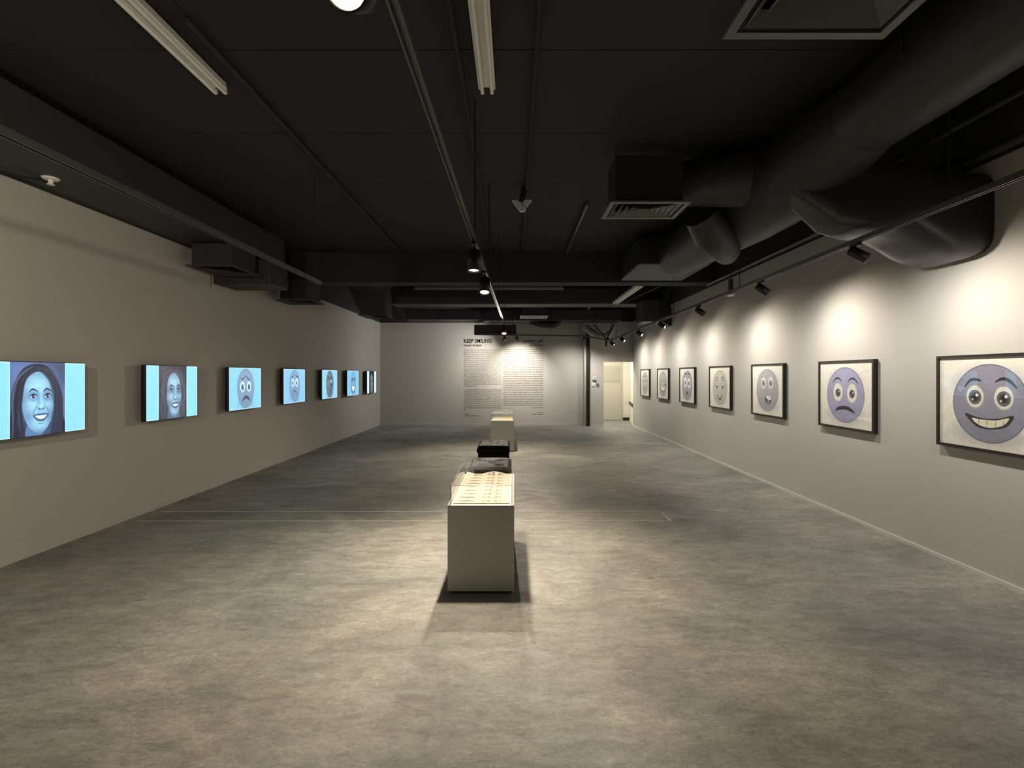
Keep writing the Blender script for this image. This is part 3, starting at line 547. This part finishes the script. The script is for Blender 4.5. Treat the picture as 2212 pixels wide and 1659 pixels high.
# central lamps
big = dict(length=.17, rad=.052, drop=.12)
p = on(CT[0], CT[1], 1.30); spot(p+Vector((-.045, -.08, .0)), (-.5, -.6, 1.2), 'bright near lamp on the central track at the top edge', 36, 130, 1, WARM, length=.17, rad=.056, drop=.085)
p = on(CT[0], CT[1], 3.86); spot(p+Vector((0, 0, -.008)), (-.33, 3.55, 0), 'central lamp hanging straight down above the nearest plinth', P_FLOOR*1.15, 128, 1, WARM, **big)
p = on(CT[1], CT[2], 4.95); spot(p+Vector((0, 0, -.008)), (-.28, 3.9, 0.0), 'glaring central lamp just beyond the straight hanging one, turned to the camera', P_FLOOR*1.0, 108, 1, WARM, **big)
p = on(CT[1], CT[2], 9.9); spot(p+Vector((0, 0, -.008)), (-.15, 8.6, 0), 'glaring lamp at the far end of the central track', P_FLOOR*1.3, 160, 1, WARM, **big)
# lamps on the crosswise track light the wall text
spot((-.27, 14.0, EYE+1.12), (-.9, YB, 1.75), 'small tilted lamp under the crosswise track between the two headings', P_BACK*.09, 80, .8, WARM, fill=150, scol=(1, .96, .9), sdir=(-1.6, .35, -.5))  # its sideways fill is added to lift the left of the back wall
spot((.09, 13.98, EYE+1.115), (.17, YB, 1.58), 'lamp on the crosswise track right of the tilted small one', P_BACK*.40, 88, .9, WARMW)
spot((2.62, 13.93, EYE+.98), (2.75, 14.8, .9), 'lamp at the joint where the slanting track meets the right one', 34, 110, 1, WARMW, rad=.036)
spot((2.0, 14.0, EYE+1.10), (1.7, YB, 1.2), 'small dark lamp on the crosswise track by the black steel channel', 18, 110, 1, WARMW, rad=.034, fill=90, sdir=(-.2, .3, -1))
# unseen fill lamps added behind the camera to brighten the left wall
for (x, y, wd) in ((-.36, -.4, 'first'), (-2.23, .5, 'second')):
    spot((x, y, TZ-.008), (XL, y+2.6, 1.5), f'{wd} added unseen fill lamp overhead behind the camera', P_REAR, 125, 1, WARM, **big)
l = bpy.data.lights.new('passage_light', 'AREA'); l.energy = 34; l.size = .5; l.color = (1, .93, .8)
t = thing('ceiling_light', 'square ceiling light panel inside the passage behind the doorway', 'lamp', (2.85, 15.55, 2.6))
box(-.3, -.3, -.03, .3, .3, 0).build('diffuser', mat('lit_diffuser', (1, 1, 1), .5, emit=(1, .95, .85), es=3), t)
o = bpy.data.objects.new('passage_light', l); C.objects.link(o); o.parent = t; o.location = (0, 0, -.04)

# ------------------------------------------------------------------ fluorescent battens (unlit)
def batten(x, y0, y1, z, lab, W=.125):
    t = thing('fluorescent_batten', lab, 'ceiling light', (x, y1, z), 0, 'unlit fluorescent battens'); L = y1-y0
    MB().prism([(-W/2, .0), (-W/2+.012, .05), (W/2-.012, .05), (W/2, 0), (W/2-.016, -.006), (.022, .014), (-.022, .014), (-W/2+.016, -.006)], -L, 0).build('body', M['batten'], t)
    for s_ in (-1, 1):
        MB().cyl((s_*.036, -L+.02, -.016), (s_*.036, .018, -.016), .0135, n=16).build('tube', M['tube'], t)
        for yy in (-L+.01, .02): box(s_*.036-.012, yy-.008, -.022, s_*.036+.012, yy+.008, .014).build('lamp_holder', M['white'], t)
    for yy in (-L*.8, -L*.2): MB().cyl((0, yy, .05), (0, yy, HC-z), .006, n=8).build('hanger_rod', M['lamp'], t)
batten(-2.20, 2.45, 3.66, EYE+2.13, 'unlit white twin-tube fixture at upper left')
batten(-.20, 2.45, 3.66, EYE+2.13, 'unlit white twin-tube fixture right of the bright near lamp')
batten(2.38, 9.2, 11.5, EYE+1.68, 'small far unlit fixture near the right track', .13)

# ------------------------------------------------------------------ ducts
def rib_tube(y0, y1, x, z, r, m):
    pts = []; rs = []; n = int((y1-y0)/.06)
    for i in range(n+1): pts.append((x, y0+(y1-y0)*i/n, z)); rs.append(r*(1-.012*(i % 2)))
    return m.tube(pts, rs, 40)
t = thing('round_duct', 'long dark round duct running overhead toward the far end, upper right', 'duct', (0, 0, 0))
rib_tube(-1.0, 3.72, 2.585, EYE+1.90, .283, MB()).build('near_section', M['duct'], t)
MB().tube([(2.585, 3.6, EYE+1.90), (2.56, 4.0, EYE+1.84), (2.53, 4.4, EYE+1.78), (2.53, 5.2, EYE+1.77), (2.5, 6.4, EYE+1.80), (2.5, 7.5, EYE+1.84)], [.283, .35, .37, .36, .34, .32], 40).build('far_section', M['duct'], t)
box(1.9, 7.45, EYE+1.68, 3.0, 8.75, EYE+2.1).build('end_box', M['duct'], t, .02)
for yy in (1.2, 2.9, 5.6, 7.2):
    MB().cyl((2.3, yy, EYE+1.9), (2.3, yy, HC), .004, n=6).build('hanger_rod', M['lamp'], t)
# branch that dips to the right wall
t = thing('wall_branch_duct', 'large glossy black duct elbow dipping into the right wall', 'duct', (0, 0, 0))
prof = [(XR-.002, .93, 1.56), (3.5, .90, 1.56), (3.38, .905, 1.58), (3.24, .97, 1.60), (3.1, 1.06, 1.62), (2.95, 1.13, 1.65), (2.8, 1.15, 1.7), (2.62, 1.22, 1.85), (2.48, 1.38, 1.9), (2.34, 1.52, 1.9)]
vs = []; NS = 32
for X, zl, zt in prof:
    yc, hy = 3.99+max(0, 2.95-X)*.35, .30-max(0, 2.95-X)*.26; zc, hz = (zl+zt)/2, (zt-zl)/2
    for k in range(NS):
        a = 2*PI*k/NS; c, s_ = math.cos(a), math.sin(a); e = .42
        vs.append((X, yc+hy*math.copysign(abs(c)**e, c), EYE+zc+hz*math.copysign(abs(s_)**e, s_)))
fs = [(i*NS+k, i*NS+(k+1) % NS, (i+1)*NS+(k+1) % NS, (i+1)*NS+k) for i in range(len(prof)-1) for k in range(NS)]
MB().add(vs, fs, 0, True).add(vs[-NS:], [tuple(range(NS))]).build('elbow', M['shiny'], t)
# flexible sleeve in front
t = thing('flexible_duct', 'short bulging dark flexible sleeve beside the right grille box', 'duct', (0, 0, 0))
MB().tube([(1.62, 4.95, EYE+1.92), (1.9, 4.9, EYE+1.93), (2.2, 4.7, EYE+1.88), (2.5, 4.5, EYE+1.85)], [.2, .24, .26, .26], 28).build('sleeve', M['duct'], t)
MB().tube([(1.95, 5.1, EYE+1.66), (2.1, 5.2, EYE+1.5), (2.35, 5.5, EYE+1.46), (2.6, 6.0, EYE+1.5)], [.17, .2, .19, .15], 24).build('sleeve', M['duct'], t)
def diffuser(x0, x1, y0, y1, z, ztop, lab, m='vane', neck=.06, group='square air grilles', rear=0):
    cx, cy = (x0+x1)/2, (y0+y1)/2; t = thing('air_grille', lab, 'air grille', (cx, cy, z), 0, group); w_, d_ = (x1-x0)/2, (y1-y0)/2; f = .045
    MB().box(-w_, -d_, 0, w_, -d_+f, .015).box(-w_, d_-f, 0, w_, d_, .015).box(-w_, -d_+f, 0, -w_+f, d_-f, .015).box(w_-f, -d_+f, 0, w_, d_-f, .015).build('flange', M[m], t)
    MB().box(-w_+neck, -d_+neck, .10, w_-neck, d_-neck+rear, ztop-z).box(-w_+neck, -d_+neck, .015, -w_+neck+.01, d_-neck, .1).box(w_-neck-.01, -d_+neck, .015, w_-neck, d_-neck, .1).box(-w_+neck+.01, -d_+neck, .015, w_-neck-.01, -d_+neck+.01, .1).box(-w_+neck+.01, d_-neck-.01, .015, w_-neck-.01, d_-neck, .1).build('plenum_box', M['duct'], t)
    for k in range(1, 6):
        a = 1.05-k*.17; A, B = (w_-f)*a-.035, (d_-f)*a-.035; A2, B2 = A+.052, B+.052; z0, z1 = .002, .05
        vs = [(-A, -B, z1), (A, -B, z1), (A, B, z1), (-A, B, z1), (-A2, -B2, z0), (A2, -B2, z0), (A2, B2, z0), (-A2, B2, z0)]
        vs2 = [(x, y, zz+.003) for x, y, zz in vs]
        MB().add(vs, [(0, 1, 5, 4), (1, 2, 6, 5), (2, 3, 7, 6), (3, 0, 4, 7)]).add(vs2, [(4, 5, 1, 0), (5, 6, 2, 1), (6, 7, 3, 2), (7, 4, 0, 3)]).build('vane', M[m], t)
    for sx in (-1, 1): MB().cyl((sx*(w_-neck-.04), 0, ztop-z-.01), (sx*(w_-neck-.04), 0, HC-z+.004), .005, n=6).build('hanger_rod', M['lamp'], t)
    return t
diffuser(.895, 1.645, 4.54, 5.04, EYE+1.60, EYE+2.06, 'grey louvred air grille under a black box, right of centre')
diffuser(.995, 1.76, 1.5, 2.34, EYE+1.60, EYE+2.06, 'large near air grille cut by the upper right edge', 'vane')
diffuser(.17, .93, 13.3, 13.95, EYE+1.60, EYE+1.98, 'small far pale air grille above the wall text', 'white')
diffuser(-4.02, -3.43, 6.0, 6.66, EYE+1.336, EYE+1.625, 'near dark air grille box below the left wall top', 'vaned', .05)
diffuser(-4.02, -3.38, 8.25, 8.8, EYE+1.255, EYE+1.62, 'middle dark air grille box on the left wall side', 'vaned', .06)
diffuser(-3.42, -2.78, 10.75, 11.4, EYE+1.31, EYE+1.82, 'farthest dark air grille box on the left side', 'vaned', .05)
tag(MB().box(-4.13, 5.98, EYE+1.365, -3.40, 6.7, EYE+1.64).build('duct_box', M['duct'], bevel=.01), 'black box duct resting over the near left air grille', 'duct') if False else None
t = thing('branch_duct', 'black crosswise box duct between the left air grilles', 'duct', (0, 0, 0))
MB().box(XL+.001, 6.76, EYE+1.255, -3.36, 7.3, EYE+1.60).build('box_section', M['duct'], t, .01)
t = thing('side_duct', 'long black box duct along the top of the left wall', 'duct', (0, 0, 0))
MB().box(XL+.001, -1, HW+.02, -3.5, 7.5, HW+.42).build('box_section', M['duct'], t, .01)
for x, y in ((-3.9, 6.15), (-3.55, 6.15)): 
    tag(MB().cyl((x-.02, y+.2, EYE+1.13), (x-.02, y+.2, EYE+1.345), .004, n=6).build('hanging_wire', M['lamp']), 'left thin wire dangling below the near left grille box' if x < -3.7 else 'right thin wire dangling below the near left grille box', 'wire')
# beam and far crosswise ducts
struct(box(XL, 8.8, EYE+1.66, XR, 9.15, HC).build('beam_1', M['black']))
def cduct(x0, x1, y0, y1, z0, z1, lab):
    t = thing('crosswise_duct', lab, 'duct', ((x0+x1)/2, (y0+y1)/2, EYE+z0)); w_, d_ = (x1-x0)/2, (y1-y0)/2
    box(-w_, -d_, 0, w_, d_, z1-z0).build('box_section', M['duct'], t, .03)
    for sx in (-.8, .8): MB().cyl((sx*w_, 0, z1-z0-.01), (sx*w_, 0, HC-EYE-z0+.004), .006, n=6).build('hanger_rod', M['lamp'], t)
cduct(-3.0, 3.55, 11.9, 12.5, 1.72, 2.12, 'black crosswise duct just behind the glaring far lamps')
cduct(-2.95, -.95, 13.3, 13.9, 1.50, 1.78, 'far left black crosswise duct above the back wall edge')
cduct(-.9, 3.1, 14.15, 14.75, 1.56, 1.9, 'far right black crosswise duct above the back wall edge')
tag(MB().tube([(-2.0, 9.9, EYE+1.76), (1.0, 9.9, EYE+1.76)], .04, 12).build('crosswise_pipe', M['vane']), 'thin grey pipe crossing behind the glaring lamp', 'pipe')
tag(MB().tube([(.5, 14.4, EYE+1.56), (.8, 14.35, EYE+1.47), (1.15, 14.3, EYE+1.45), (1.35, 14.3, EYE+1.55)], [.10, .11, .11, .09], 16).build('sagging_flexible_duct', M['duct']), 'sagging black flexible duct above the crosswise track', 'duct')
t = thing('black_panel', 'black rectangular panel above the English heading', 'panel', (-.535, 14.1, EYE+1.15))
box(-.605, 0, .035, .605, .04, .29).build('board', M['black'], t); box(-.6, -.01, .012, .6, .03, .032).build('bottom_rail', M['track'], t)
for x in (-.5, .5): MB().cyl((x, .02, .28), (x, .02, HC-EYE-1.15), .006, n=8).build('hanger_rod', M['lamp'], t)
# V braces and pale flexible duct by the channel
t = thing('v_bracket', 'black V-shaped ceiling bracket over the joint of the far tracks', 'bracket', (2.66, 14.05, EYE+1.02))
MB().cyl((0, 0, 0), (-.36, .1, .44), .02, n=10).build('strut', M['steel'], t); MB().cyl((0, 0, 0), (.22, .1, .44), .02, n=10).build('strut', M['steel'], t); MB().box(-.05, -.04, -.03, .05, .04, .05).build('joint_plate', M['steel'], t, .005)
tag(MB().tube([(2.1, 14.5, EYE+1.42), (2.25, 14.45, EYE+1.28), (2.5, 14.4, EYE+1.13), (2.72, 14.4, EYE+1.14), (2.9, 14.4, EYE+1.32), (2.95, 14.4, EYE+1.5)], [.10, .10, .095, .09, .09, .09], 16).build('pale_flexible_duct', M['flex']), 'pale curved flexible duct behind the V bracket', 'duct')
# duct box close to the right wall at the far end
t = thing('far_wall_duct', 'dark angular duct box meeting the right wall near the far end', 'duct', (0, 0, 0))
MB().box(2.95, 11.2, EYE+1.22, 3.35, 11.8, EYE+1.72).build('box_section', M['duct'], t, .01); MB().prism([(3.3, 1.25+EYE), (3.61, 1.12+EYE), (3.61, 1.5+EYE), (3.3, 1.68+EYE)], 11.25, 11.75).build('elbow', M['duct'], t)
# pipes
def pipe(pts, r, lab, name='ceiling_pipe', m='black', joints=()):
    t = thing(name, lab, 'pipe', pts[0]); o = Vector(pts[0]); MB().tube([Vector(p)-o for p in pts], r, 10).build('tube', M[m], t)
    for j in joints: MB().cyl(Vector(j)-o, Vector(j)-o+Vector((0, 0, HC-j[2])), .005, n=6).build('hanger_rod', M['lamp'], t)
    return t
pipe([(3.2, .5, EYE+1.79), (3.2, 7.6, EYE+1.79)], .022, 'black pipe on hangers above the right wall top', joints=[(3.2, 3.4, EYE+1.8), (3.2, 6.5, EYE+1.8)])
pipe([(2.92, .5, EYE+1.92), (2.92, 3.6, EYE+1.92)], .018, 'black pipe hugging the upper edge of the round duct')
pipe([(3.56, .5, EYE+1.66), (3.56, 9.0, EYE+1.66)], .03, 'dark pipe along the very top edge of the right wall', m='track')
pipe([(3.3, 9.3, EYE+1.7), (2.0, 9.3, EYE+1.72)], .02, 'thin pipe crossing between the far fixture and right wall')
pipe([(3.0, 9.6, EYE+1.8), (2.7, 11.85, EYE+1.77)], .02, 'thin pipe slanting behind the far unlit fixture')
pipe([(.15, 1, HC-.03), (.15, 8.75, HC-.03)], .016, 'thin conduit on the ceiling just right of the central track', m='ceil')
pipe([(.93, 6.2, HC-.035), (.93, 8.75, HC-.035)], .022, 'short conduit on the ceiling left of the right grille box', m='track')
pipe([(-2.0, 3.0, HC-.03), (-2.0, 8.75, HC-.03)], .018, 'thin conduit on the ceiling beyond the left unlit fixture')
pipe([(-.37, .3, HC-.04), (-.40, 8.75, HC-.04)], .018, 'ceiling conduit directly above the central track', m='ceil')
# small ceiling fittings
t = thing('sprinkler', 'white pendant sprinkler head near the left wall top', 'sprinkler', (-3.86, 4.09, HW+.02))
MB().cyl((0, 0, 0), (0, 0, -.014), .062, .05, 24).build('rosette', M['white'], t); MB().cyl((0, 0, -.014), (0, 0, -.05), .02, .016, 12).build('body', M['white'], t); MB().cyl((0, 0, -.05), (0, 0, -.056), .026, n=16).build('deflector', M['white'], t)
t = thing('motion_sensor', 'small white V-shaped twin sensor hanging below the ceiling at centre', 'sensor', (.09, 5.75, EYE+2.0))
MB().cyl((0, 0, .02), (.04, 0, HC-EYE-2.0), .03, .045, 14).build('bracket', M['lamp'], t)
MB().add([(-.11, -.02, .04), (-.05, -.02, .045), (.055, -.02, -.05), (.035, -.02, -.085), (-.015, -.02, -.085), (-.11, .03, .04), (-.05, .03, .045), (.055, .03, -.05), (.035, .03, -.085), (-.015, .03, -.085)], [(0, 1, 2, 3, 4), (9, 8, 7, 6, 5), (0, 5, 6, 1), (1, 6, 7, 2), (2, 7, 8, 3), (3, 8, 9, 4), (4, 9, 5, 0)]).build('head', M['white'], t)
MB().add([(-.01, -.02, .045), (.12, -.02, .045), (.06, -.02, -.028), (-.01, .03, .045), (.12, .03, .045), (.06, .03, -.028)], [(0, 1, 2), (5, 4, 3), (0, 3, 4, 1), (1, 4, 5, 2), (2, 5, 3, 0)]).build('head', M['white'], t)
t = thing('sprinkler', 'small far pendant sprinkler on a bent arm right of the wall text', 'sprinkler', (2.0, 13.1, EYE+1.80))
MB().cyl((0, 0, 0), (0, 0, .22), .018, n=8).build('drop_pipe', M['lamp'], t); MB().cyl((-.34, 0, .12), (-.34, 0, HC-EYE-1.796), .012, n=8).build('riser', M['lamp'], t); MB().cyl((0, 0, .2), (-.35, 0, .14), .018, n=8).build('arm', M['lamp'], t); MB().cyl((0, 0, -.03), (0, 0, 0), .035, .02, 12).build('body', M['white'], t)
t = thing('track_bracket', 'black vertical bracket holding the right track midway', 'bracket', (2.77, 6.27, EYE+1.03))
MB().box(-.02, -.03, .03, .02, .03, .19).build('arm', M['lamp'], t); MB().box(-.035, -.045, -.02, .03, .045, .0).build('clamp', M['white'], t)
MB().cyl((0, 0, .18), (0, 0, HC-EYE-1.03), .006, n=8).build('hanger_rod', M['lamp'], t)
tag(MB().tube([(-4.05, 3.75, HW-.06), (-4.05, 3.8, HW-.03), (-3.98, 4.0, HW-.01), (-3.95, 4.2, HW+.03)], .007, 8).build('loose_cable', M['lamp']), 'short loose black cable at the top of the left wall', 'cable')

# ------------------------------------------------------------------ wall text
YT = YB-.002
def px2(x, y): return ((x-1110)*YT/F, EYE+(810-y)*YT/F)
def text(body, x0, x1, ytop, ybot, parent, m, off=.0, name='heading'):
    cu = bpy.data.curves.new('text', 'FONT'); cu.body = body; cu.size = 1; cu.offset = off; cu.extrude = 0; cu.resolution_u = 4
    tmp = bpy.data.objects.new('tmp', cu); C.objects.link(tmp); dg = bpy.context.evaluated_depsgraph_get(); me = bpy.data.meshes.new_from_object(tmp.evaluated_get(dg)); bpy.data.objects.remove(tmp)
    co = np.zeros(len(me.vertices)*3); me.vertices.foreach_get('co', co); co = co.reshape(-1, 3); lo, hi = co.min(0), co.max(0)
    (X0, Z1), (X1, Z0) = px2(x0, ytop), px2(x1, ybot)
    n = np.zeros_like(co); n[:, 0] = X0+(co[:, 0]-lo[0])/(hi[0]-lo[0])*(X1-X0); n[:, 2] = Z0+(co[:, 1]-lo[1])/(hi[1]-lo[1])*(Z1-Z0); n[:, 1] = YT-.001
    me.vertices.foreach_set('co', n.ravel()); me.materials.clear(); me.materials.append(m); me.update(); me.name = name
    o = bpy.data.objects.new(name, me); C.objects.link(o); o.parent = parent; return o
te = thing('wall_text', 'English wall text, black heading over long grey paragraphs', 'wall text')
text('KEEP SMILING', 1002, 1062, 732, 740.8, te, M['ink'], .024)
text('Daniah Al Saleh', 1002, 1040.5, 743.5, 748, te, M['ink'], .02, 'subheading')
ta = thing('wall_text', 'Arabic wall text to the right, heading over grey paragraphs', 'wall text')
text('\uFE8D\uFE91\uFED6 \uFEE3\uFE92\uFE98\uFEB4\uFEE2'[::-1], 1131, 1173.5, 731.5, 742, ta, M['ink'], .02)
text('\uFEA9\uFE8D\uFEE7\uFEF4\uFE94 \uFE8D\uFEDF\uFEBC\uFE8E\uFEDF\uFEA2'[::-1], 1144, 1173.5, 743, 750, ta, M['ink'], .01, 'subheading')
def lines(parent, rows, x0, x1, h, right=False):
    m = MB()
    for y, f in rows:
        X0, Z = px2(x0, y); X1, _ = px2(x1, y); W = (X1-X0)*f; a = (X1-W) if right else X0; b = a+W; x = a
        while x < b-.01:
            wl = random.randint(2, 9)
            for c in range(wl):
                if x >= b: break
                lw = random.uniform(.007, .012); hh = h*random.choice([.6, .6, .6, .9, 1.0]); z0 = Z-h*.3-(h*.25 if random.random() < .12 else 0)
                m.add([(x, YT-.001, z0), (x+lw, YT-.001, z0), (x+lw, YT-.001, Z-h*.3+hh), (x, YT-.001, Z-h*.3+hh)], [(0, 1, 2, 3)]); x += lw+.0025
            x += .011
    o = m.build('text_lines', M['inkg'], parent); o['kind'] = 'stuff'; return o
rows = [(756.2+4.32*i, 1.0) for i in range(18)]+[(756.2+4.32*18, .34)]+[(842.2+4.32*i, 1.0) for i in range(10)]+[(885.3, .04), (893.8, .12), (898.2, .41)]
lines(te, rows, 1002, 1083, .024)
rows = [(755.6+3.86*i, 1.0) for i in range(32)]+[(880.2, .29), (891.5, .16), (895.3, .30)]
lines(ta, rows, 1087, 1173.5, .021, True)
